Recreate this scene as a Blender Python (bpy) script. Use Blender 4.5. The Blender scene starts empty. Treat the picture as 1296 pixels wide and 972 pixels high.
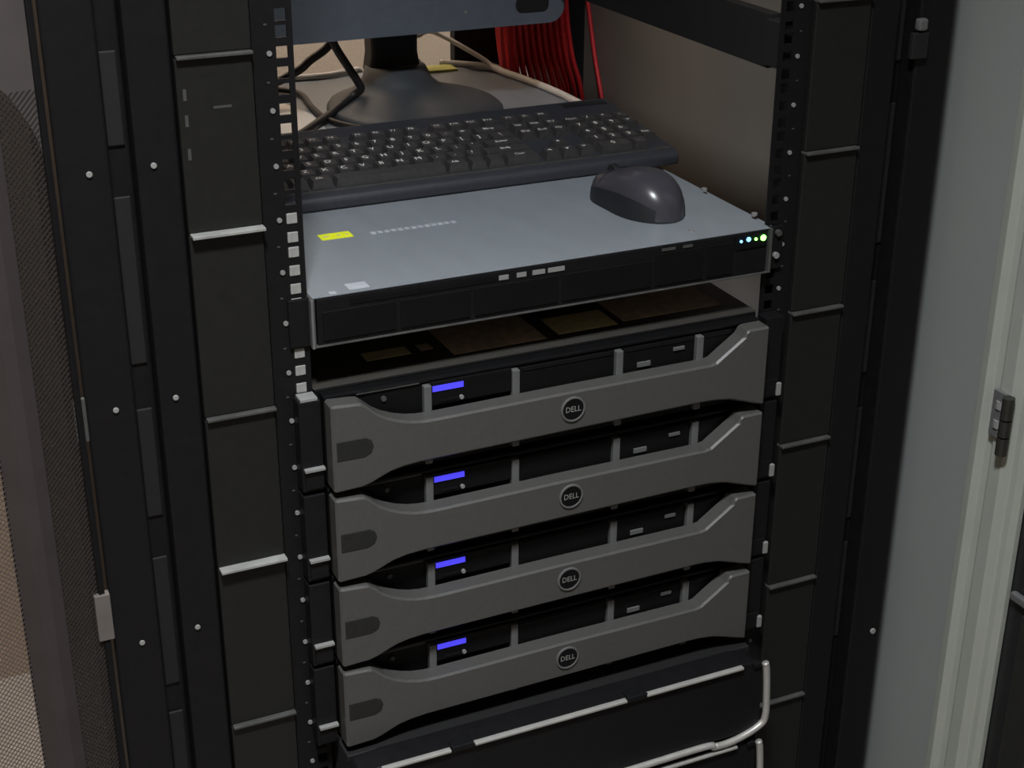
import bpy, bmesh, math, random
from mathutils import Vector, Matrix

random.seed(4)
SC = bpy.context.scene
COL = SC.collection
Z0 = 1.10                      # height of the rack's reference unit above the floor
UNIT = 44.45                   # one rack unit, mm


def W(x, y, z):
    """rack millimetres -> world metres"""
    return Vector((x / 1000.0, y / 1000.0, Z0 + z / 1000.0))


# ------------------------------------------------------------------ camera
cam_d = bpy.data.cameras.new('camera')
cam = bpy.data.objects.new('camera', cam_d)
COL.objects.link(cam)
RT = Vector((0.90816875, -0.41858444, 0.00407306))
UP = Vector((0.16928994, 0.37615882, 0.91095854))
FW = Vector((0.38284518, 0.82661455, -0.41247782))
m = Matrix((RT, UP, -FW)).transposed().to_4x4()
m.translation = W(-565.617, -1140.74, 475.99)
cam.matrix_world = m
cam_d.sensor_width = 36.0
cam_d.lens = 1940.97 / 1296.0 * 36.0
cam_d.clip_start = 0.02
SC.camera = cam

# ------------------------------------------------------------------ world, lamps, exposure
wd = bpy.data.worlds.new('room_air')
SC.world = wd
wd.use_nodes = True
wd.node_tree.nodes['Background'].inputs[0].default_value = (0.55, 0.6, 0.7, 1)
wd.node_tree.nodes['Background'].inputs[1].default_value = 0.05


def area(name, loc, sx, sy, watts, col):
    d = bpy.data.lights.new(name, 'AREA')
    d.shape = 'RECTANGLE'
    d.size, d.size_y, d.energy, d.color = sx, sy, watts, col
    o = bpy.data.objects.new(name, d)
    COL.objects.link(o)
    o.location = loc
    return o


area('ceiling_lamp_light_front', (-0.52, -0.92, 2.60), 0.22, 0.22, 33, (0.93, 0.97, 1.0))
bpy.data.lights['ceiling_lamp_light_front'].spread = math.radians(112)   # beam narrowed on purpose, added to dim the right side
area('ceiling_lamp_light_rear', (0.05, 0.98, 2.60), 1.2, 0.16, 86, (1.0, 0.94, 0.88))

SC.view_settings.view_transform = 'Standard'
SC.view_settings.look = 'None'
SC.view_settings.gamma = 1
SC.view_settings.use_curve_mapping = False
SC.view_settings.exposure = 0.0


# ------------------------------------------------------------------ materials
def lin(r, g, b):
    def f(c):
        c /= 255.0
        return c / 12.92 if c <= 0.04045 else ((c + 0.055) / 1.055) ** 2.4
    return (f(r), f(g), f(b), 1.0)


MATS = {}


def mat(name, rgb, rough=0.5, metal=0.0, noise=0.12, scale=60.0, bump=0.0, emit=None, spec=0.5, stretch=None):
    """procedural material: base colour broken up by a noise, with optional fine relief"""
    if name in MATS:
        return MATS[name]
    M = bpy.data.materials.new(name)
    M.use_nodes = True
    nt = M.node_tree
    b = nt.nodes['Principled BSDF']
    c = lin(*rgb)
    tc = nt.nodes.new('ShaderNodeTexCoord')
    mp = nt.nodes.new('ShaderNodeMapping')
    if stretch:
        mp.inputs['Scale'].default_value = stretch
    nz = nt.nodes.new('ShaderNodeTexNoise')
    nz.inputs['Scale'].default_value = scale
    nz.inputs['Detail'].default_value = 4
    cr = nt.nodes.new('ShaderNodeValToRGB')
    cr.color_ramp.elements[0].position = 0.3
    cr.color_ramp.elements[1].position = 0.7
    lo = [max(0, v * (1 - noise)) for v in c[:3]] + [1]
    hi = [min(1, v * (1 + noise)) for v in c[:3]] + [1]
    cr.color_ramp.elements[0].color = lo
    cr.color_ramp.elements[1].color = hi
    nt.links.new(tc.outputs['Object'], mp.inputs['Vector'])
    nt.links.new(mp.outputs['Vector'], nz.inputs['Vector'])
    nt.links.new(nz.outputs['Fac'], cr.inputs['Fac'])
    nt.links.new(cr.outputs['Color'], b.inputs['Base Color'])
    b.inputs['Roughness'].default_value = rough
    b.inputs['Metallic'].default_value = metal
    b.inputs['Specular IOR Level'].default_value = spec
    if bump:
        bp = nt.nodes.new('ShaderNodeBump')
        bp.inputs['Strength'].default_value = bump
        bp.inputs['Distance'].default_value = 0.001
        nt.links.new(nz.outputs['Fac'], bp.inputs['Height'])
        nt.links.new(bp.outputs['Normal'], b.inputs['Normal'])
    if emit:
        b.inputs['Emission Color'].default_value = lin(*emit[:3])
        b.inputs['Emission Strength'].default_value = emit[3]
    MATS[name] = M
    return M


BLACK = mat('black_powder_coat', (18, 17, 19), 0.5, 0, 0.15, 90, 0.05, None, 0.25)
BLACK_IN = mat('black_paint_matt', (16, 15, 16), 0.7, 0, 0.15, 60)
FILLER = mat('black_filler_plastic', (28, 28, 27), 0.45, 0, 0.1, 120, 0.08, None, 0.3)
LIP = mat('pale_grey_lip', (140, 140, 136), 0.45, 0.0, 0.15, 80)
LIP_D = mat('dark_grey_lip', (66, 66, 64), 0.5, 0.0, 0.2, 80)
ZINC = mat('zinc_steel', (150, 150, 152), 0.42, 0.7, 0.12, 40)
STUD = mat('pale_stud', (130, 130, 128), 0.4, 0.0, 0.1, 40)
CAGE = mat('zinc_cage_nut', (146, 145, 142), 0.45, 0.0, 0.15, 200)
BEZEL = mat('grey_bezel_plastic', (72, 71, 69), 0.42, 0.0, 0.06, 200, 0.05)
GRIP = mat('dark_grip', (24, 24, 23), 0.65, 0, 0.3, 400, 0.3)
FRONT = mat('server_front_black', (13, 13, 14), 0.5, 0, 0.2, 90, 0, None, 0.2)
CARRIER = mat('drive_carrier', (18, 18, 20), 0.45, 0, 0.2, 120, 0, None, 0.25)
HANDLE = mat('drive_handle_grey', (92, 92, 92), 0.4, 0.0, 0.1, 90)
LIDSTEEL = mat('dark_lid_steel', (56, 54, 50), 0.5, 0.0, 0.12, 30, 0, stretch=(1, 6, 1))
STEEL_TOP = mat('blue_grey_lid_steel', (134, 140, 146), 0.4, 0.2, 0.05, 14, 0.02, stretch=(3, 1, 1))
SIDEPANEL = mat('pale_grey_side_panel', (134, 128, 121), 0.6, 0, 0.05, 12)
SILVER = mat('silver_plastic_trim', (170, 168, 163), 0.4, 0.35, 0.08, 90)
KB = mat('keyboard_case', (48, 49, 55), 0.45, 0, 0.12, 200, 0.05)
KEYM = mat('keycap_black', (60, 58, 58), 0.33, 0, 0.15, 200, 0.05)
LEGEND = mat('key_legend_print', (235, 232, 225), 0.6, 0, 0.05, 90)
MOUSE = mat('mouse_dark_grey', (58, 57, 63), 0.28, 0, 0.05, 90)
MOUSE_S = mat('mouse_side_black', (26, 28, 31), 0.5, 0, 0.1, 200)
MONB = mat('monitor_bezel_blue_grey', (96, 103, 113), 0.42, 0, 0.06, 60)
MONBACK = mat('monitor_back_black', (30, 29, 32), 0.5, 0, 0.1, 60)
SCREEN = mat('screen_glass', (20, 22, 24), 0.12, 0, 0.05, 10)
STAND = mat('stand_grey', (64, 68, 72), 0.5, 0, 0.06, 60)
BLKCABLE = mat('black_cable_rubber', (32, 28, 28), 0.5, 0, 0.15, 90)
WHTCABLE = mat('white_cable_pvc', (205, 196, 188), 0.5, 0, 0.06, 90)
RED = mat('red_cable_pvc', (236, 52, 60), 0.45, 0, 0.12, 60)
PAPER = mat('white_paper', (226, 222, 216), 0.8, 0, 0.03, 60)
YEL = mat('yellow_sticker', (226, 232, 36), 0.5, 0, 0.08, 300)
YELP = mat('yellow_note', (196, 192, 110), 0.8, 0, 0.08, 60)
KHAKI = mat('khaki_label', (228, 218, 165), 0.7, 0, 0.15, 120)
BROWN = mat('brown_label', (208, 190, 168), 0.7, 0, 0.25, 90)
DOORM = mat('brown_grey_door_sheet', (70, 64, 62), 0.6, 0, 0.08, 40)
DOORMESH = mat('dark_perforated_steel', (38, 33, 31), 0.6, 0, 0.15, 200)
PALE = mat('pale_plate', (98, 92, 88), 0.5, 0.0, 0.1, 60)
WALLM = mat('grey_white_wall_paint', (130, 134, 132), 0.75, 0, 0.03, 5, 0.1)
BEIGE = mat('beige_wall_paint', (190, 172, 153), 0.8, 0, 0.05, 260, 0.3)
TRIM = mat('white_gloss_trim', (150, 154, 146), 0.4, 0, 0.03, 30)
FLOORM = mat('grey_floor', (120, 112, 104), 0.7, 0, 0.1, 10)
CEIL = mat('white_ceiling', (215, 213, 208), 0.9, 0, 0.03, 10)
DARKDOOR = mat('dark_door_leaf', (30, 30, 31), 0.4, 0, 0.2, 20)
BRONZE = mat('dark_metal_hinge', (62, 62, 58), 0.4, 0.6, 0.1, 60)
LCD = mat('blue_lcd', (40, 40, 120), 0.4, emit=(74, 66, 235, 1.1))
LED_G = mat('green_led', (60, 200, 60), 0.4, emit=(120, 255, 90, 7.0))
LED_B = mat('blue_white_led', (90, 160, 220), 0.4, emit=(110, 190, 255, 3.5))
LAMP = mat('lamp_diffuser', (240, 240, 235), 0.6)
WHITEDOT = mat('white_print', (215, 215, 212), 0.6)

# ------------------------------------------------------------------ mesh helpers
ORG = {}                        # world origin of every built object


class MB:
    """collects shapes in rack millimetres; build() links them as one mesh object"""

    def __init__(self):
        self.v, self.f, self.mi = [], [], []

    def add(self, vs, fs, mi=0):
        o = len(self.v)
        self.v += [tuple(p) for p in vs]
        self.f += [tuple(i + o for i in f) for f in fs]
        self.mi += [mi] * len(fs)
        return self

    def box(self, x0, x1, y0, y1, z0, z1, mi=0):
        vs = [(x, y, z) for z in (z0, z1) for y in (y0, y1) for x in (x0, x1)]
        fs = [(0, 2, 3, 1), (4, 5, 7, 6), (0, 1, 5, 4), (2, 6, 7, 3), (0, 4, 6, 2), (1, 3, 7, 5)]
        return self.add(vs, fs, mi)

    def prism(self, pts, y0, y1, mi=0):
        """polygon pts in x,z (counter-clockwise seen from the front, -y) extruded along y"""
        n = len(pts)
        vs = [(x, y0, z) for x, z in pts] + [(x, y1, z) for x, z in pts]
        fs = [tuple(range(n)), tuple(range(2 * n - 1, n - 1, -1))]
        fs += [(i, i + n, (i + 1) % n + n, (i + 1) % n) for i in range(n)]
        return self.add(vs, fs, mi)

    def plan(self, pts, z0, z1, mi=0):
        """polygon in x,y extruded along z"""
        n = len(pts)
        vs = [(x, y, z0) for x, y in pts] + [(x, y, z1) for x, y in pts]
        fs = [tuple(range(n - 1, -1, -1)), tuple(range(n, 2 * n))]
        fs += [(i, (i + 1) % n, (i + 1) % n + n, i + n) for i in range(n)]
        return self.add(vs, fs, mi)

    def disc(self, cx, cz, r, y0, y1, n=16, mi=0, sx=1.0):
        return self.prism([(cx + sx * r * math.cos(2 * math.pi * i / n), cz + r * math.sin(2 * math.pi * i / n))
                           for i in range(n)], y0, y1, mi)

    def ring(self, cx, cz, r0, r1, y0, y1, n=28, mi=0):
        vs, fs = [], []
        for i in range(n):
            c, s = math.cos(2 * math.pi * i / n), math.sin(2 * math.pi * i / n)
            vs += [(cx + r1 * c, y0, cz + r1 * s), (cx + r0 * c, y0, cz + r0 * s),
                   (cx + r0 * c, y1, cz + r0 * s), (cx + r1 * c, y1, cz + r1 * s)]
        for i in range(n):
            a, b = 4 * i, 4 * ((i + 1) % n)
            for k in range(4):
                fs.append((a + k, a + (k + 1) % 4, b + (k + 1) % 4, b + k))
        return self.add(vs, fs, mi)

    def tube(self, pts, r, n=8, sub=6, mi=0):
        P = [Vector(p) for p in pts]
        path = []
        for i in range(len(P) - 1):
            p0 = P[max(i - 1, 0)]; p1 = P[i]; p2 = P[i + 1]; p3 = P[min(i + 2, len(P) - 1)]
            for k in range(sub):
                t = k / sub
                path.append(0.5 * ((2 * p1) + (p2 - p0) * t + (2 * p0 - 5 * p1 + 4 * p2 - p3) * t * t
                                   + (3 * p1 - p0 - 3 * p2 + p3) * t ** 3))
        path.append(P[-1])
        vs, fs = [], []
        ref = None
        for i, p in enumerate(path):
            t = (path[min(i + 1, len(path) - 1)] - path[max(i - 1, 0)]).normalized()
            if ref is None:
                ref = t.orthogonal().normalized()
            ref = (ref - t * ref.dot(t)).normalized()
            b = t.cross(ref)
            for k in range(n):
                a = 2 * math.pi * k / n
                vs.append(p + r * (math.cos(a) * ref + math.sin(a) * b))
        for i in range(len(path) - 1):
            for k in range(n):
                a, b2 = i * n + k, i * n + (k + 1) % n
                fs.append((a, b2, b2 + n, a + n))
        fs.append(tuple(range(n - 1, -1, -1)))
        e = (len(path) - 1) * n
        fs.append(tuple(range(e, e + n)))
        return self.add(vs, fs, mi)

    def xform(self, fn):
        self.v = [tuple(fn(Vector(p))) for p in self.v]
        return self

    def build(self, name, mats, parent=None, bevel=0, smooth=False, seg=2, kind=None):
        if not isinstance(mats, (list, tuple)):
            mats = [mats]
        wv = [W(*p) for p in self.v]
        lo = Vector([min(p[k] for p in wv) for k in range(3)])
        hi = Vector([max(p[k] for p in wv) for k in range(3)])
        o0 = Vector(((lo.x + hi.x) / 2, (lo.y + hi.y) / 2, lo.z))
        me = bpy.data.meshes.new(name)
        me.from_pydata([p - o0 for p in wv], [], self.f)
        for mm in mats:
            me.materials.append(mm)
        me.polygons.foreach_set('material_index', self.mi)
        bm = bmesh.new(); bm.from_mesh(me)
        bmesh.ops.recalc_face_normals(bm, faces=bm.faces)
        bm.to_mesh(me); bm.free()
        if smooth:
            me.polygons.foreach_set('use_smooth', [True] * len(me.polygons))
        me.update()
        ob = bpy.data.objects.new(name, me)
        COL.objects.link(ob)
        link(ob, o0, parent)
        if bevel:
            bv = ob.modifiers.new('edge', 'BEVEL')
            bv.width = bevel / 1000.0
            bv.segments = seg
            bv.limit_method = 'ANGLE'
            bv.angle_limit = math.radians(35)
        if kind:
            ob['kind'] = kind
        return ob


def link(ob, world, parent):
    ORG[ob.name] = world.copy()
    if parent is not None:
        ob.parent = parent
        ob.location = world - ORG[parent.name]
    else:
        ob.location = world


def thing(name, label, cat, loc, group=None):
    o = bpy.data.objects.new(name, None)
    o.empty_display_size = 0.05
    COL.objects.link(o)
    link(o, W(*loc), None)
    return tag(o, label, cat, group)


def tag(o, label, cat, group=None):
    o['label'] = label
    o['category'] = cat
    if group:
        o['group'] = group
    return o


def struct(o):
    o['kind'] = 'structure'
    return o


def dup(src, offset, parent=None):
    """copy a thing with its parts and their sub-parts, moved by offset (metres)"""
    c = src.copy()
    COL.objects.link(c)
    if parent is None:
        c.location = src.location + offset
    else:
        c.parent = parent
    ORG[c.name] = ORG[src.name] + offset
    for ch in list(src.children):
        dup(ch, offset, c)
    return c


def inst(src, pos, parent):
    """another object that shares the mesh of src, at pos (rack mm)"""
    c = src.copy()
    COL.objects.link(c)
    link(c, W(*pos), parent)
    return c


def text_mesh(s, size):
    cu = bpy.data.curves.new('lettering', 'FONT')
    cu.body = s
    cu.size = size
    cu.resolution_u = 2
    cu.align_x = 'CENTER'
    cu.align_y = 'CENTER'
    ob = bpy.data.objects.new('lettering', cu)
    COL.objects.link(ob)
    dg = bpy.context.evaluated_depsgraph_get()
    me = bpy.data.meshes.new_from_object(ob.evaluated_get(dg))
    vs = [tuple(v.co) for v in me.vertices]
    fs = [tuple(p.vertices) for p in me.polygons]
    bpy.data.objects.remove(ob); bpy.data.curves.remove(cu); bpy.data.meshes.remove(me)
    return vs, fs


FL = -1100.0      # floor height in rack mm
# ================================================================== the room
struct(MB().box(-2300, 440, -2800, 1250, FL - 60, FL).build('floor', FLOORM))
struct(MB().box(-2300, 440, -2800, 1250, 1560, 1620).build('ceiling', CEIL))
struct(MB().box(-2300, 560, 1250, 1310, FL, 1560).build('wall_back', BEIGE))
struct(MB().box(-2360, -2300, -2800, 1310, FL, 1560).build('wall_left', BEIGE))
struct(MB().box(-2300, 560, -2860, -2800, FL, 1560).build('wall_front', BEIGE))
# right wall with a doorway that starts just in front of the rack
WX = 442
wr = struct(MB().box(WX, WX + 110, -120, 1250, FL, 1560).box(WX, WX + 110, -2800, -1010, FL, 1560)
            .box(WX, WX + 110, -1010, -120, 950, 1560).build('wall_right', WALLM))
# stepped casing around the doorway
cs = [(WX - 6, -92), (WX - 22, -95), (WX - 24, -106), (WX - 17, -110), (WX - 15, -118), (WX - 19, -122),
      (WX - 19, -138), (WX - 10, -143), (WX - 9, -150), (WX - 6, -157), (WX + 0.8, -157), (WX + 0.8, -121), (WX - 0.2, -119), (WX - 0.2, -92)]
tr = struct(MB().plan(cs, FL, 900).build('trim_1', TRIM, None, 1.0))
cs2 = [(x, -1130 - y) for x, y in cs]
struct(MB().plan(cs2, FL, 900).build('trim_2', TRIM, None, 1.0))
# hinge leaf on the casing, with knuckles
hz = -156
MB().box(WX - 23, WX - 19, -138, -118, hz - 26, hz + 22).build('hinge_leaf', ZINC, tr, 0.5)
k0 = MB()
for a, b in ((-38, -20), (-18, -2), (0, 22)):
    k0.plan([(WX - 25 + 6 * math.cos(t * math.pi / 6), -141 + 6 * math.sin(t * math.pi / 6)) for t in range(12)], hz + a, hz + b)
k0.build('hinge_knuckle', BRONZE, tr)
for dz in (-12, 8):
    MB().plan([(WX - 23 + 2 * math.cos(t * math.pi / 4), -127 + 4 * math.sin(t * math.pi / 4)) for t in range(8)], hz + dz - 4, hz + dz + 4).build('hinge_screw', STUD, tr)
# dark leaf standing in the doorway with a metal bar
dr = struct(MB().box(WX + 1.5, WX + 42, -1006, -124, FL + 8, 940).build('door_1', DARKDOOR, None, 2))
MB().box(WX - 6, WX + 1.5, -960, -162, -350, -341).build('push_bar', HANDLE, dr, 2)
MB().box(WX - 3, WX + 1.5, -215, -180, -700, -360).build('glazing_strip', BRONZE, dr, 1)

# ceiling lamps (above the frame)
for nm, x, y, sx, sy, lb in (('ceiling_lamp', -520, -920, 280, 280, 'square white ceiling lamp above the front of the rack'),
                             ('ceiling_lamp', 50, 980, 1240, 200, 'long white ceiling lamp above the back of the rack')):
    t = thing(nm, lb, 'lamp', (x, y, 1515))
    f = MB()
    f.box(x - sx / 2, x + sx / 2, y - sy / 2, y - sy / 2 + 12, 1515, 1560).box(x - sx / 2, x + sx / 2, y + sy / 2 - 12, y + sy / 2, 1515, 1560)
    f.box(x - sx / 2, x - sx / 2 + 12, y - sy / 2 + 12, y + sy / 2 - 12, 1515, 1560).box(x + sx / 2 - 12, x + sx / 2, y - sy / 2 + 12, y + sy / 2 - 12, 1515, 1560)
    f.build('frame', TRIM, t)
    MB().box(x - sx / 2 + 12, x + sx / 2 - 12, y - sy / 2 + 12, y + sy / 2 - 12, 1530, 1540).build('diffuser', LAMP, t)

# ================================================================== the rack
RTOP, RBOT = 830.0, FL
rack = thing('server_rack', 'tall wide black equipment rack with its perforated door swung open', 'server rack', (0, 400, FL))


def mirror(mb, s):
    if s < 0:
        return mb
    return mb.xform(lambda p: Vector((-p.x, p.y, p.z)))


stud = None
mark = None
screw = None
for s in (-1, 1):                                   # built on the left, mirrored for the right
    # mounting rail: flat strip with three square holes a unit
    r = MB()
    xa, xh0, xh1, xb = -256, -237.3, -227.9, -223.5
    r.box(xa, xh0, 0, 2.2, RBOT + 60, RTOP - 30)
    r.box(xh1, xb, 0, 2.2, RBOT + 60, RTOP - 30)
    holes = []
    for k in range(-22, 18):
        for dz in (6.35, 22.22, 38.1):
            holes.append(k * UNIT + dz - 22.2)
    holes.sort()
    zz = RBOT + 60
    for h in holes:
        if h - 4.7 > zz:
            r.box(xh0, xh1, 0, 2.2, zz, h - 4.7)
        zz = h + 4.7
    r.box(xh0, xh1, 0, 2.2, zz, RTOP - 30)
    r.box(xa, xa + 2.2, 2.2, 42, RBOT + 60, RTOP - 30)
    mirror(r, s).build('mounting_rail', BLACK, rack)
    # square cage nuts clipped into some of the holes
    if s < 0:
        for h in holes:
            if 12 < h < 98 or -34 < h < -20 or -62 < h < -40:
                c = MB().box(-237.0, -228.2, -0.8, 8, h - 4.4, h + 4.4)
                c.build('cage_nut', CAGE, rack, 0.6)
    # pale studs, one a unit, and small marks between them
    for k in range(-13, 8):
        z = k * UNIT
        if stud is None:
            stud = MB().disc(0, 0, 2.1, -1.4, 0, 10).build('stud', STUD, rack)
            mark = MB().box(-1.2, 1.2, -0.5, 0, -0.6, 0.6).build('unit_mark', LIP_D, rack)
            stud.location = W(243 * s, -0.7, z - 2.1) - ORG[rack.name]
            mark.location = W(245 * s, -0.25, z + 21.4) - ORG[rack.name]
        else:
            inst(stud, (243 * s, -0.7, z - 2.1), rack)
            inst(mark, (245 * s, -0.25, z + 21.4), rack)
    # stack of filler panels between rail and outer post
    seams = [385, 226, 87, -72, -215, -380, -530, -690]
    for i in range(len(seams) - 1):
        z1, z0 = seams[i], seams[i + 1]
        proud = 4
        p = MB().box(-317, -257.5, -proud, 3, z0 + 1.5, z1 - 1.5)
        p.box(-313, -262, 3, 16, z0 + 6, z1 - 6)
        fp = mirror(p, s).build('filler_panel', FILLER, rack, 1.0)
        bright = i in (2, 4) and s < 0  # same lip on the right is darker: shade put into its colour
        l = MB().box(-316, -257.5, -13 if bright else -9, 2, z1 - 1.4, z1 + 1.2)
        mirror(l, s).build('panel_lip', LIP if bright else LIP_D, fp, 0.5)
        if i == 1 and s < 0:
            q = MB()
            for a in (198, 178, 152):
                q.box(-312.5, -310, -proud - 0.4, -proud, a - 5, a + 4)
            mirror(q, s).build('scuff_mark', LIP_D, fp)
            q = MB().box(-290, -276, -proud - 0.4, -proud, 185, 187)
            mirror(q, s).build('moulded_tab', LIP_D, fp)
    # outer post: two faces either side of a groove with slots
    p = MB()
    p.box(-411, -372, -6, 60, RBOT, RTOP)
    p.box(-352, -319, -2, 60, RBOT, RTOP)
    p.box(-372, -352, 14, 60, RBOT, RTOP)
    p.box(-319, -292, 24, 60, RBOT, RTOP)
    mirror(p, s).build('corner_post', BLACK, rack, 2)
    for z0, z1 in ((160, 232), (-20, 120), (-160, -60), (-330, -200), (-480, -360)):
        mirror(MB().box(-369, -356, 11.5, 14, z0, z1), s).build('groove_clip', BLACK_IN, rack, 1)
    for x, y in ((-388, -6), (-339, -2)) if s < 0 else ():
        for z in (340, 146, -48, -268, -470):
            if screw is None:
                screw = MB().disc(0, 0, 2.5, -1.8, 0, 10).build('post_screw', LIP, rack, 0.6)
                screw.location = W(x * -s, y - 1.1, z - 2.5) - ORG[rack.name]
            inst(screw, (x * -s if s > 0 else x, y - 1.1, z - 2.5), rack) if not (x == -388 and z == 340 and s == -1) else None
    # depth beams, rear posts, side skin
    for z0, z1 in ((158, 208), (-640, -590)):
        b = MB().box(-252, -240, 42, 760, z0, z1).box(-262, -236, 20, 42, z0 + 4, z1 - 4)
        mirror(b, s).build('depth_beam', BLACK_IN, rack, 1)
    mirror(MB().box(-400, -366, 712, 772, RBOT, RTOP), s).build('rear_post', BLACK_IN, rack, 1)
    mirror(MB().box(-322, -226, 756, 772, RBOT, RTOP), s).build('rear_rail', BLACK_IN, rack, 1)
    sk = MB().box(-411, -405, 60, 900, RBOT + 40, RTOP)
    mirror(sk, s).build('side_skin', BLACK, rack)
    si = MB().box(-405, -398, 62, 712, RBOT + 40, RTOP - 10)
    mirror(si, s).build('side_lining', SIDEPANEL if s > 0 else BLACK_IN, rack)
screw.location = W(-388, -7.1, 340 - 2.5) - ORG[rack.name]
stud.location = W(-243, -0.9, -13 * UNIT - 2.1) - ORG[rack.name]
mark.location = W(-245, -0.25, -13 * UNIT + 21.4) - ORG[rack.name]
MB().box(-411, 411, 0, 900, RTOP, RTOP + 50).build('roof', BLACK, rack, 3)
MB().box(-405, 405, 62, 895, RBOT, RBOT + 40).build('base_plate', BLACK_IN, rack, 2)
# strike and keeper on the right post
k = MB().box(366, 376, -14, -6, 192, 203).build('door_keeper', HANDLE, rack, 2)
MB().box(362, 380, -12, -6, 166, 190).build('keeper_plate', BLACK_IN, k, 1)
MB().disc(401, -472, 3.4, -8.4, -6, 10).build('post_screw', LIP, rack, 0.5)

# ---- the door, swung wide open to the left
ANG = math.radians(15)
DX, DY = -math.cos(ANG), -math.sin(ANG)
HX, HY = -415.0, -9.0


def dpt(p):      # door coordinates: x = along the door from the hinge, y = out of its inner face, z = height
    return Vector((HX + DX * p.x - DY * p.y, HY + DY * p.x + DX * p.y, p.z))


def dd(mb):
    return mb.xform(dpt)


DB, DT, DW = FL + 20, RTOP, 760.0
fr = MB()
fr.box(0, 5, -20, 3, DB, DT)                           # hinge edge, bent
fr.box(5, DW, -3, 0, DT - 60, DT)
fr.box(5, DW, -3, 0, DB, DB + 60)
fr.box(DW - 40, DW, -3, 4, DB + 60, DT - 60)
door = dd(fr).build('rack_door', BLACK, rack, 0.8)
# solid sheet above the slanted top edge of the mesh
sh = MB().prism([(5, 166), (7, 176), (10, 184), (16, 196), (24, 210), (34, 222), (60, 236), (200, 262), (DW - 40, 262), (DW - 40, DT - 60), (5, DT - 60)], -2.4, -0.4)
dd(sh).build('solid_sheet', DOORM, door)
STB = mat('stiffener_brown_grey', (54, 47, 46), 0.6, 0, 0.08, 40)
dd(MB().plan([(35, -2), (37, 7), (48, 8.5), (58, 7), (70, -3)], DB + 60, 232)).build('stiffener', STB, door, 1.0)


def lattice(x0, x1, z0, z1, pitch, w, t0, t1):
    """two crossed sets of thin diagonal strips clipped to a rectangle: perforated sheet"""
    mb = MB()
    for sgn, (y0, y1) in ((1, (t0, (t0 + t1) / 2)), (-1, ((t0 + t1) / 2, t1))):
        c = -(z1 - z0)
        while c < (x1 - x0) + (z1 - z0):
            # line: (x-x0) = c + d, height z0+d (sgn>0) or z1-d (sgn<0)
            d0 = max(0, -c)
            d1 = min(z1 - z0, (x1 - x0) - c)
            if d1 - d0 > 1:
                ax, bx = x0 + c + d0, x0 + c + d1
                az, bz = (z0 + d0, z0 + d1) if sgn > 0 else (z1 - d0, z1 - d1)
                h = w * 0.7071
                vs = [(ax - h, y0, az), (ax + h, y0, az), (bx + h, y0, bz), (bx - h, y0, bz),
                      (ax - h, y1, az), (ax + h, y1, az), (bx + h, y1, bz), (bx - h, y1, bz)]
                mb.add(vs, [(0, 1, 2, 3), (7, 6, 5, 4), (0, 4, 5, 1), (2, 6, 7, 3), (1, 5, 6, 2), (3, 7, 4, 0)])
            c += pitch
    return mb


dd(lattice(5, 36, DB + 60, 214, 4.6, 1.3, -1.6, -0.2)).build('perforated_panel', DOORMESH, door, kind='stuff')
dd(lattice(69, DW - 40, DB + 60, 262, 4.6, 0.42, -1.6, -0.2)).build('perforated_panel', DOORM, door, kind='stuff')
MB().box(-424, -411, -15, -6.2, -253, -209).build('hinge_plate', PALE, rack, 0.8)
MB().box(-421, -411.2, -10, -6.2, -70, -32).build('hinge_plate', LIP_D, rack, 0.8)

# ================================================================== four two-unit servers with grey bezels
STOP = -65.0      # top of the first
PITCH = 2 * UNIT
GRP = 'two-unit servers with grey bezels'
srv = thing('rack_server', 'topmost of the four grey-bezel servers, its lid with stuck-on labels in view', 'server', (0, 300, STOP - 88), GRP)
bz = lambda *a: MB().box(*a[:4], STOP + a[4], STOP + a[5])
body = bz(-221, 221, 2, 690, -87.4, -1.4).build('body', FRONT, srv, 0.6)
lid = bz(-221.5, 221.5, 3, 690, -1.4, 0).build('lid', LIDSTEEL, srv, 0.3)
for x0, x1, y0, y1, mm in ((-160, -118, 40, 58, KHAKI), (-84, 8, 22, 92, BROWN), (22, 84, 26, 66, KHAKI), (92, 200, 30, 110, BROWN), (-108, -96, 42, 56, BROWN)):
    MB().box(x0, x1, y0, y1, STOP, STOP + 0.3).build('lid_label', mm, lid)
fp = bz(-217, 217, -8, 2, -86, -3).build('front_panel', FRONT, srv, 0.5)
bz(-217, 217, -10, -8, -6, -3.5).build('front_edge', CARRIER, fp, 0.4)
# bezel: full height at both ends, a lower band between
ctr = [(-218, -85), (-192, -84), (-184, -81.8), (-175, -78), (-166, -74.5), (-154, -72.2), (-138, -71), (0, -69.8), (144, -68.6), (160, -69.2),
       (176, -71.5), (190, -76), (203, -80.5), (215, -84), (215, -2.6), (192, -2.8), (189, -5), (188, -9), (158, -30), (152, -31.2), (0, -31), (-124, -32),
       (-136, -31.6), (-147, -30), (-158, -26.8), (-169, -22), (-177, -17), (-183, -11.5), (-188, -7), (-191, -5), (-196, -4.2), (-218, -2.8)]
bez = MB().prism([(x, STOP + z) for x, z in ctr], -32, -13).build('bezel', BEZEL, srv, 2.8, seg=1)
for xa, xb in ((-214, -206), (204, 211)):
    bz(xa, xb, -13, -8, -60, -20).build('bezel_clip', FRONT, bez)
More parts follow.
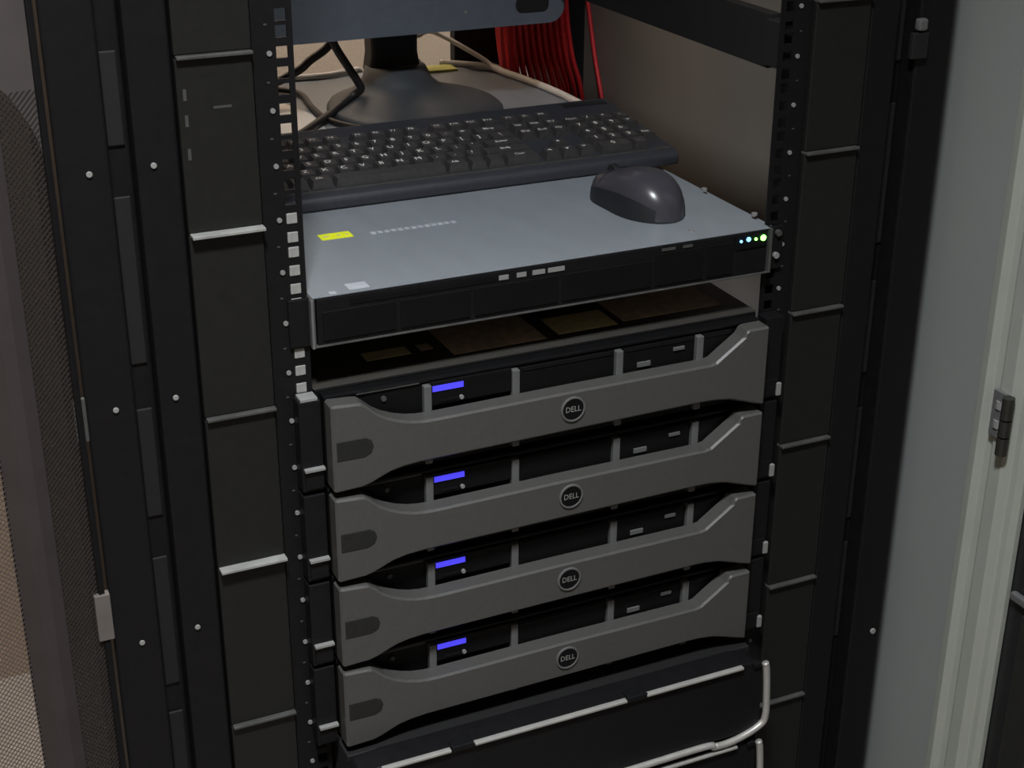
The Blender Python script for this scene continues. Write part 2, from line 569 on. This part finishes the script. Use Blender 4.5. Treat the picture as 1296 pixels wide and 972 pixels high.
# finger grip and round badge
gp = [(-214.5, -36.5), (-214.5, -54.5), (-190, -54.8), (-184, -52), (-181.5, -46), (-183.5, -40), (-189, -36.8)]
MB().prism([(x, STOP + z) for x, z in gp], -32.6, -30).build('finger_grip', GRIP, bez, 0.4)
bd = MB().disc(8.2, STOP - 48, 10.6, -33, -31, 28).build('badge', FRONT, bez)
MB().ring(8.2, STOP - 48, 10.4, 12.2, -33.8, -31).build('badge_ring', HANDLE, bez, 0.4)
vs, fs = text_mesh('DELL', 8.8)
tl = MB().add([(8.2 + v[0] * 0.80, -33.25, STOP - 48 + v[1] * 0.9) for v in vs], fs)
tl.build('badge_lettering', LIP, bez)
# ears with latch ledges
for s in (-1, 1):
    e = MB().box(-241, -221.5, -16, 0, STOP - 86.5, STOP - 2)
    ear = mirror(e, s).build('ear', BLACK, srv, 0.8)
    l = MB().box(-238.5, -222, -17.5, -16, STOP - 84, STOP - 66)
    mirror(l, s).build('latch', BLACK, ear, 0.6)
    if s < 0:
        MB().box(-239.5, -221.5, -21, -15.8, STOP - 66, STOP - 63.4).build('pale_latch_edge', STUD, ear, 0.3)  # pale strip: light on the latch ledge, put into the colour
    else:
        MB().box(237.2, 242.4, -19.5, -15.8, STOP - 84, STOP - 71).build('pale_latch_edge', STUD, ear, 0.6)
# front controls and drives seen above the bezel
lc = bz(-121, -43, -12, -8, -29, -7).build('control_panel', FRONT, srv, 0.6)
bz(-119, -90, -13, -12, -15.6, -10.4).build('blue_display', LCD, lc)
MB().disc(-92, STOP - 25, 2.0, -14, -12, 10).build('button', STUD, lc)
bz(-112, -96, -13, -12, -26, -24).build('button_strip', CARRIER, lc)
for x0, x1 in ((-34, 60), (70, 145), (156, 186)):
    dc = bz(x0, x1, -11.5, -8, -80, -8.5).build('drive_carrier', FRONT, srv, 0.8)
    bz(x0 + 2, x1 - 2, -12.5, -11.5, -11.4, -10.2).build('carrier_edge', CARRIER, dc)
for x in (-124, -39.5, 65, 150.5):
    bz(x - 3.6, x + 3.6, -14.5, -8, -84, -8.5).build('drive_handle', HANDLE, srv, 1.0)
bz(84, 98, -13.5, -11.5, -29, -24).build('carrier_tab', HANDLE, srv, 0.5)
bz(122, 134, -13.5, -11.5, -19, -15.5).build('carrier_tab', HANDLE, srv, 0.5)
MB().disc(-163, STOP - 15, 2.4, -10, -8, 10).build('power_button', LIP_D, srv)
bz(-188, -130, -10, -8, -7, -4).build('upper_trim', LIP_D, srv, 0.4)
MB().box(-239, -224, -16, -2, STOP - 2, STOP + 0.6).build('lit_ear_top', STUD, srv, 0.3)  # pale plate stands in for light falling on the ear's top face
LBL = ['second from the top of the four grey-bezel servers',
       'third from the top of the four grey-bezel servers',
       'lowest of the four grey-bezel servers, right above the silver-framed unit']
for i in range(3):
    c = dup(srv, Vector((0, 0, -PITCH / 1000 * (i + 1))))
    c['label'] = LBL[i]
    # labels and the painted lit ear top are seen only on the topmost
    for ch in list(c.children):
        if ch.name.startswith('lit_ear_top'):
            bpy.data.objects.remove(ch)
        elif ch.name.startswith('lid'):
            for g in list(ch.children):
                bpy.data.objects.remove(g)

# ================================================================== one-unit server that carries keyboard and mouse
sl = thing('slim_server', 'slim one-unit server with flat grey lid under the keyboard and mouse', 'server', (0, 360, -22))
MB().box(-221, 221, -6, 735, -21.5, 20.5).build('body', FRONT, sl, 0.5)
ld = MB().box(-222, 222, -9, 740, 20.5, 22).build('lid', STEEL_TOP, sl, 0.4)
ys = MB().box(-169, -139, 124, 140, 22, 22.3).build('yellow_sticker', YEL, ld)
for x0, x1 in ((-166, -160), (-153, -149), (-145, -142)):
    MB().box(x0, x1, 130, 134, 22.3, 22.4).build('sticker_print', YELP, ld)
pm = MB()
for i in range(13):
    x = -122 + i * 6.6
    pm.box(x, x + 4.6, 122 + (i % 2), 129, 22, 22.15)
pm.build('pale_marks', mat('pale_marks', (164, 168, 174), 0.5), ld)  # row of pale dashes across the lid
MB().box(-188, -170, -4, 10, 22, 22.3).build('pale_sticker', MATS['pale_marks'], ld)
MB().box(-206, -200, -7, -2, 22, 22.3).build('pale_sticker', MATS['pale_marks'], ld)
for x, y in ((228, 118), (230, 30), (150, 12), (-214, 260)):
    MB().plan([(x + 3 * math.cos(a * math.pi / 5), y + 3 * math.sin(a * math.pi / 5)) for a in range(10)], 21, 23.4).build('lid_screw', STUD, ld)
# front: thin steel surround, recessed black grille with bays
sf = MB()
sf.box(-224, -221, -12, 4, -22, 21.5).box(-221, 221, -12, 4, -22, -20.6).box(221, 224, -12, 4, -22, 21.5)
sf.build('front_surround', LIP_D, sl, 0.4)
MB().box(-224.6, -222.4, -13, -8, -22, 21).build('surround_edge', ZINC, sl, 0.3)
ff = MB().box(-219, 219, -10, -6, -20.4, 20).build('front_panel', CARRIER, sl, 0.5)
MB().box(-190, -56, -10.8, -10, 12, 16).build('vent_slot', FRONT, ff)
for x0, x1, z0, z1 in ((-214, -150, -17, 9), (-146, -82, -17, 9), (-78, 2, -17, 9), (6, 96, -17, 9), (100, 150, -17, 14), (154, 182, -17, 14)):
    MB().box(x0, x1, -11.4, -10, z0, z1).build('bay_cover', FRONT, ff, 0.7)
for x0, x1 in ((-55, -46), (-38, -29), (-23, -11), (-8, 8)):
    MB().box(x0, x1, -11, -10, 12.4, 16.4).build('white_tag', STUD, ff)
for x0, x1 in ((106, 120), (128, 138)):
    MB().box(x0, x1, -11, -10, 15.5, 18).build('white_tag', LIP_D, ff)
cp = MB().box(184, 217, -12, -10, 6, 19).build('light_panel', FRONT, sl, 0.5)
MB().disc(197, 14.8, 2.2, -13, -12, 12).build('status_light', LED_B, cp)
MB().disc(189, 13.8, 1.3, -13, -12, 12).build('status_light', LED_B, cp)
MB().disc(205, 14.0, 1.4, -13, -12, 12).build('status_light', LED_G, cp)
MB().disc(213, 14.2, 2.9, -13, -12, 12).build('status_light', LED_G, cp)
for s in (-1, 1):
    e = MB().box(-241, -224, -4, 0, -22, 20)
    mirror(e, s).build('ear', BLACK, sl, 0.5)
    l = MB().box(-236, -222, 4, 740, -14, 17).box(-240, -222, 300, 740, 15, 18)
    mirror(l, s).build('slide_rail', STEEL_TOP if s > 0 else ZINC, sl, 0.8)
MB().box(222, 276, 330, 742, 17.5, 19).build('side_tray', STEEL_TOP, sl, 0.3)
MB().disc(233, -8, 3.2, -8, -4, 10).build('ear_screw', STUD, sl, 0.5)
MB().disc(234, 14, 3.2, -8, -4, 10).build('ear_screw', LIP_D, sl, 0.5)

# ================================================================== silver-framed units at the bottom
def framed(z1, label):
    t = thing('storage_unit', label, 'storage unit', (0, 250, z1 - 84), 'silver-framed units at the bottom')
    MB().box(-219, 219, -34, 640, z1 - 84, z1 - 1).build('body', BLACK_IN, t, 1)
    out = []
    pl = [(-228, z1 - 60), (-228, z1 - 14), (-218, z1 - 2), (-190, z1), (196, z1), (210, z1 - 2), (221, z1 - 8), (223, z1 - 76), (216, z1 - 84), (190, z1 - 87), (-200, z1 - 87), (-222, z1 - 84)]
    MB().prism([(x * 0.985, z) for x, z in pl][::-1], -62, -33).build('front_bezel', BLACK, t, 2)
    # top trim in three lengths, with dark tabs between
    for a, b in ((-196, -128), (-104, 58), (80, 192)):
        MB().box(a, b, -67, -61, z1 - 2.8, z1 + 0.4).build('top_trim', SILVER, t, 1.0)
    for a in (-127, 59):
        MB().box(a, a + 22, -66, -52, z1 - 4, z1 + 2).build('release_tab', CARRIER, t, 1.0)
    rt = MB()
    rt.tube([(219, -64, z1 - 3), (221, -64, z1 - 12), (223.5, -64, z1 - 40), (224.5, -64, z1 - 70), (219, -64, z1 - 80),
             (200, -64, z1 - 88), (180, -64, z1 - 91.5), (164, -64, z1 - 91), (152, -64, z1 - 87.5), (60, -64, z1 - 88), (-60, -64, z1 - 88), (-196, -64, z1 - 88)], 3.8, 8, 5)
    rt.build('side_trim', SILVER, t, smooth=True)
    MB().box(205, 214, -66, -58, z1 - 5, z1 - 0.5).build('corner_clip', CARRIER, t, 1)
    return t


framed(-423, 'black unit with silver trim frame below the lowest grey-bezel server')
framed(-521, 'second silver-framed unit cut off by the bottom of the photo')

# ================================================================== keyboard
kb = thing('keyboard', 'black full-size keyboard lying on the grey server lid', 'keyboard', (25, 288, 22))
KX0, KY0, KTILT = -203.0, 204.0, math.radians(5.2)


def kt(p):     # keyboard coordinates: x from left, y from front edge, z above its underside
    c, s = math.cos(KTILT), math.sin(KTILT)
    return Vector((KX0 + p.x, KY0 + c * p.y - s * p.z, 22.3 + s * p.y + c * p.z))


KWD, KDP = 452.0, 172.0
cs = MB()
prof = [(0, 0.5), (0, 9), (3, 13), (10, 15.0), (KDP - 30, 17), (KDP - 4, 19), (KDP, 15), (KDP, 1)]
n = len(prof)
vs = [(0, y, z) for y, z in prof] + [(KWD, y, z) for y, z in prof]
cs.add(vs, [tuple(range(n)), tuple(range(2 * n - 1, n - 1, -1))] + [(i, (i + 1) % n, (i + 1) % n + n, i + n) for i in range(n)])
cs.xform(kt)
case = cs.build('case', KB, kb, 2.0)
for x in (30, 400):
    MB().box(x, x + 26, KDP - 18, KDP - 10, -13.2, 1).xform(kt).build('foot', KB, kb)
MB().box(6, KWD - 6, 10.5, 12.5, 14.6, 16.2).xform(kt).build('front_groove', LIP_D, case)
ROWS = []
P = 19.5
y0 = 15.0


def keyrow(r, x, items):
    for it in items:
        if isinstance(it, (int, float)):
            x += it * P
        else:
            lab, w = it
            ROWS.append((lab, x, w, r))
            x += w * P


K1 = lambda s: [(c, 1) for c in s]
keyrow(5.25, 6, [('Esc', 1), 1, ('F1', 1), ('F2', 1), ('F3', 1), ('F4', 1), .5, ('F5', 1), ('F6', 1), ('F7', 1), ('F8', 1), .5, ('F9', 1), ('F10', 1), ('F11', 1), ('F12', 1), .25, ('PS', 1), ('SL', 1), ('PB', 1)])
keyrow(4, 6, K1('`1234567890-=') + [('Bksp', 2), .25, ('Ins', 1), ('Hm', 1), ('PU', 1), .25, ('Num', 1), ('/', 1), ('*', 1), ('-', 1)])
keyrow(3, 6, [('Tab', 1.5)] + K1('QWERTYUIOP[]') + [('\\', 1.5), .25, ('Del', 1), ('End', 1), ('PD', 1), .25] + K1('789') + [('+', 1)])
keyrow(2, 6, [('Caps', 1.75)] + K1("ASDFGHJKL;'") + [('Enter', 2.25), 3.5] + K1('456'))
keyrow(1, 6, [('Shift', 2.25)] + K1('ZXCVBNM,./') + [('Shift', 2.75), 1.25, ('^', 1), 1.25] + K1('123') + [('Ent', 1)])
keyrow(0, 6, [('Ctrl', 1.5), ('', 1), ('Alt', 1.25), ('', 6), ('Alt', 1.25), ('', 1), ('', 1), ('Ctrl', 2), .25, ('<', 1), ('v', 1), ('>', 1), .25, ('0', 2), ('.', 1)])
TC = {}
for lab, x, w, r in ROWS:
    xa, xb = x + 0.9, x + w * P - 0.9
    ya, yb = y0 + r * P + 0.9, y0 + (r + 1) * P - 0.9
    zb, zt = 14.5, 24.0
    k = MB()
    vs = [(xa, ya, zb), (xb, ya, zb), (xb, yb, zb), (xa, yb, zb),
          (xa + 2.2, ya + 1.4, zt), (xb - 2.2, ya + 1.4, zt), (xb - 2.2, yb - 3.0, zt), (xa + 2.2, yb - 3.0, zt)]
    k.add(vs, [(3, 2, 1, 0), (4, 5, 6, 7), (0, 1, 5, 4), (1, 2, 6, 5), (2, 3, 7, 6), (3, 0, 4, 7)])
    if lab:
        sz = 9.5 if len(lab) == 1 else 6.4
        if (lab, sz) not in TC:
            TC[(lab, sz)] = text_mesh(lab, sz)
        tv, tf = TC[(lab, sz)]
        cx, cy = (xa + xb) / 2 - 1.2, (ya + yb) / 2
        k.add([(cx + a[0], cy + a[1], zt + 0.12) for a in tv], tf, 1)
    k.xform(kt)
    k.build('key', [KEYM, LEGEND], kb)
MB().box(392, 446, 152, 164, 17.5, 18.6).xform(kt).build('light_strip', MONBACK, case)

# ================================================================== mouse
ms = thing('computer_mouse', 'dark grey mouse with glossy rounded back on the grey server lid', 'mouse', (141, 99, 22))
MCX, MCY, MROT = 139.0, 96.5, math.radians(8)


def mt(p):
    c, s = math.cos(MROT), math.sin(MROT)
    return Vector((MCX + c * p.x - s * p.y, MCY + s * p.x + c * p.y, 22.2 + p.z))


def hull(scale_w, z_lo, z_hi, nu=22, nv=20, lift=0.0, cap=True, u0=0.0, u1=1.0, v0=0.0, v1=1.0):
    """loft along the mouse: width, height and waist vary from rear (u=0) to front (u=1)"""
    vs, fs = [], []
    for i in range(nu + 1):
        u = u0 + (u1 - u0) * i / nu
        y = -59 + 118 * (0.5 - 0.5 * math.cos(math.pi * u))
        q = (y + 59) / 118.0
        e = max(0.0, 1 - abs(2 * q - 1) ** 2.5) ** 0.5
        w = max(0.6, 33.0 * e * (1 - 0.08 * math.exp(-((q - 0.62) / 0.18) ** 2)) * scale_w)
        rise = max(0.0, 1 - (1 - min(1, q / 0.42)) ** 2.4) ** 0.5
        fall = 1 - 0.55 * max(0, (q - 0.36) / 0.64) ** 1.6
        if q > 0.94:
            fall *= max(0.05, 1 - ((q - 0.94) / 0.06) ** 2) ** 0.5
        h = max(1.0, 41.0 * rise * fall) + lift
        for j in range(nv + 1):
            a = math.pi * (v0 + (v1 - v0) * j / nv)
            cx = math.copysign(abs(math.cos(a)) ** 0.72, math.cos(a))
            sz = math.sin(a) ** 0.8
            vs.append((w * cx, y, z_lo + (h * z_hi - z_lo) * sz))
    m = nv + 1
    for i in range(nu):
        for j in range(nv):
            a = i * m + j
            fs.append((a, a + 1, a + m + 1, a + m))
    if cap:
        for i in range(nu):
            a = i * m
            fs.append((a, a + m, a + m + nv, a + nv))
    return vs, fs


MB().add(*hull(1.0, 0.0, 1.0)).xform(mt).build('shell', MOUSE, ms, smooth=True)
for v0, v1 in ((0.0, 0.12), (0.86, 1.0)):
    MB().add(*hull(1.015, 0.0, 1.0, 18, 5, 0.2, False, 0.16, 0.88, v0, v1)).xform(mt).build('side_grip', MOUSE_S, ms, smooth=True)
for v0, v1 in ((0.18, 0.47), (0.53, 0.82)):
    MB().add(*hull(1.004, 0.0, 1.0, 10, 8, 0.7, False, 0.66, 0.97, v0, v1)).xform(mt).build('button', MOUSE, ms, smooth=True)
wh = MB()
for i in range(14):
    pass
wh.add(*(lambda n: ([(sx * 3.2, 38 + 8 * math.cos(2 * math.pi * t / n), 25 + 8 * math.sin(2 * math.pi * t / n)) for sx in (-1, 1) for t in range(n)],
                    [tuple(range(n)), tuple(range(2 * n - 1, n - 1, -1))] + [(t, (t + 1) % n, (t + 1) % n + n, t + n) for t in range(n)]))(16))
wh.xform(mt).build('scroll_wheel', MOUSE_S, ms, 0.6)

# ================================================================== monitor on its stand
mn = thing('monitor', 'flat monitor with blue-grey frame on a round-footed stand behind the keyboard', 'monitor', (65, 540, 22))
fo = MB()
prof = [(1.0, 0), (1.0, 4), (0.96, 8), (0.84, 11), (0.66, 16), (0.50, 22), (0.40, 32), (0.345, 47)]
N = 40
vs, fs = [], []
for k, (s, h) in enumerate(prof):
    for i in range(N):
        a = 2 * math.pi * i / N
        vs.append((82 - 18 * (1 - s) + 103 * s * math.cos(a), 535 + 114 * s * math.sin(a) + (1 - s) * 48, 22.3 + h))
for k in range(len(prof) - 1):
    for i in range(N):
        fs.append((k * N + i, k * N + (i + 1) % N, (k + 1) * N + (i + 1) % N, (k + 1) * N + i))
fs.append(tuple(range(N - 1, -1, -1)))
fs.append(tuple(range((len(prof) - 1) * N, len(prof) * N)))
fo.add(vs, fs).build('stand_foot', STAND, mn, smooth=True)
MB().prism([(36, 60), (102, 60), (98, 84), (100, 200), (38, 200), (40, 84)], 560, 592).build('stand_neck', MONBACK, mn, 5)
TL = math.radians(3)


def tilt(p):
    dz = p.z - 122
    return Vector((p.x, 480 + (p.y - 480) * math.cos(TL) + dz * math.sin(TL), 122 + dz * math.cos(TL) - (p.y - 480) * math.sin(TL)))


def rrect(x0, x1, z0, z1, r, n=6):
    pts = []
    for cx, cz, a0 in ((x1 - r, z0 + r, -90), (x1 - r, z1 - r, 0), (x0 + r, z1 - r, 90), (x0 + r, z0 + r, 180)):
        for k in range(n + 1):
            a = math.radians(a0 + 90 * k / n)
            pts.append((cx + r * math.cos(a), cz + r * math.sin(a)))
    return pts


MX0, MX1 = -128, 251
o_ = rrect(MX0, MX1, 122, 446, 20)
i_ = rrect(MX0 + 20, MX1 - 20, 172, 428, 2)
nn = len(o_)
vs = [(x, 480, z) for x, z in o_] + [(x, 480, z) for x, z in i_] + [(x, 505, z) for x, z in o_] + [(x, 488, z) for x, z in i_]
fs = []
for i in range(nn):
    j = (i + 1) % nn
    fs += [(i, j, nn + j, nn + i), (i, 2 * nn + i, 2 * nn + j, j), (nn + i, nn + j, 3 * nn + j, 3 * nn + i)]
fm = MB().add(vs, fs).xform(tilt).build('screen_frame', MONB, mn)
MB().prism(rrect(MX0 + 8, MX1 - 8, 130, 438, 18), 504, 535).xform(tilt).build('back_shell', MONBACK, mn, 6)
MB().box(MX0 + 19, MX1 - 19, 487, 489, 171, 429).xform(tilt).build('screen', SCREEN, mn)
MB().disc(125, 142, 1.8, 479, 480.5, 10).xform(tilt).build('power_light', STUD, mn)
MB().prism(rrect(188, 230, 136, 154, 8), 478.6, 480.5).xform(tilt).build('button_cluster', MONBACK, mn, 0.5)

# ================================================================== papers and notes on the lid
def sheet(pts, z, t, name, mm, label, cat):
    return tag(MB().plan(pts, z, z + t).build(name, mm), label, cat)


sheet([(-182, 385), (-60, 392), (-45, 470), (-38, 560), (-70, 700), (-186, 690)], 22.1, 0.5, 'paper_sheet', PAPER,
      'white paper sheet lying left of the monitor foot', 'paper')
sheet([(166, 700), (206, 698), (207, 728), (168, 730)], 22.1, 3.0, 'sticky_note', YELP,
      'small pale yellow pad at the back edge of the grey lid', 'note pad')

# ================================================================== cables
def cable(pts, r, mm, name, label, group=None, n=8):
    return tag(MB().tube(pts, r, n, 6).build(name, mm, smooth=True), label, 'cable', group)


cable([(-150, 640, 26), (-100, 620, 36), (-44, 600, 63), (-24, 598, 77), (-4, 596, 90), (12, 590, 112), (28, 575, 140), (40, 556, 150)], 5.0, BLKCABLE, 'monitor_cable',
      'black cable rising from left of the stand to the monitor underside')
cable([(-14, 545, 118), (-12, 542, 104), (2, 540, 79), (13, 540, 61), (17, 541, 51), (6, 545, 42), (-24, 527, 30), (-54, 494, 28), (-89, 454, 27.5), (-135, 420, 27.5)], 5.0, BLKCABLE, 'monitor_cable',
      'black cable dropping beside the stand neck then running forward to the left')
cable([(-70, 700, 26), (-26, 655, 26), (-32, 576, 26), (-33, 520, 26), (-20, 480, 26), (10, 440, 26), (40, 405, 26)], 3.5, BLKCABLE, 'thin_cable',
      'thin dark cable lying across the white paper toward the keyboard')
cable([(60, 590, 130), (110, 640, 96), (150, 700, 72), (190, 740, 66), (240, 700, 36), (252, 680, 22.5)], 3.2, WHTCABLE, 'pale_cable',
      'pale cable arching from behind the stand to the tray edge')
cable([(196, 735, 26), (226, 715, 25), (250, 690, 25), (256, 655, 24), (267, 590, 23.5), (271, 528, 23.5), (272, 470, 23), (276, 400, 22.5)], 4.6, WHTCABLE, 'pale_cable',
      'white cable running along the right edge of the grey lid')
cable([(-215, 730, 26), (-120, 732, 26), (-30, 730, 26), (30, 726, 26), (70, 736, 26), (90, 752, 20), (96, 764, -20)], 4.0, WHTCABLE, 'pale_cable',
      'white cable lying along the back edge of the grey lid behind the stand')
cable([(90, 590, 140), (110, 610, 110), (118, 640, 80), (140, 690, 50), (170, 745, 28)], 3.0, BLKCABLE, 'thin_cable',
      'thin black cable hanging at the right of the stand neck')
# the red bundle hanging beside the rear post
for i in range(34):
    row = i // 12
    x = 262 + (i % 12) * 8.8 + row * 2.5
    y = 688 + row * 12
    sw = 8 + (x - 262) * 0.12 + row * 2
    zlow = random.uniform(-140, -90)
    cable([(x - 6, y + 20, 300), (x - 2, y + 6, 180), (x, y, 90), (x + sw * .4, y - 4, 30), (x + sw, y - 10, -20), (x + sw * 1.4, y - 16, zlow), (x + sw * 1.4, y - 10, -260)],
          3.0, RED, 'red_cable', 'red network cable in the bundle hanging behind the monitor', 'red network cables', 6)
cable([(386, 706, 260), (390, 700, 130), (393.5, 694, 95), (393, 670, 30), (391, 640, -30), (390, 610, -120), (390, 600, -260)], 3.0, RED, 'red_cable',
      'single red cable hanging against the pale side lining', None, 8)
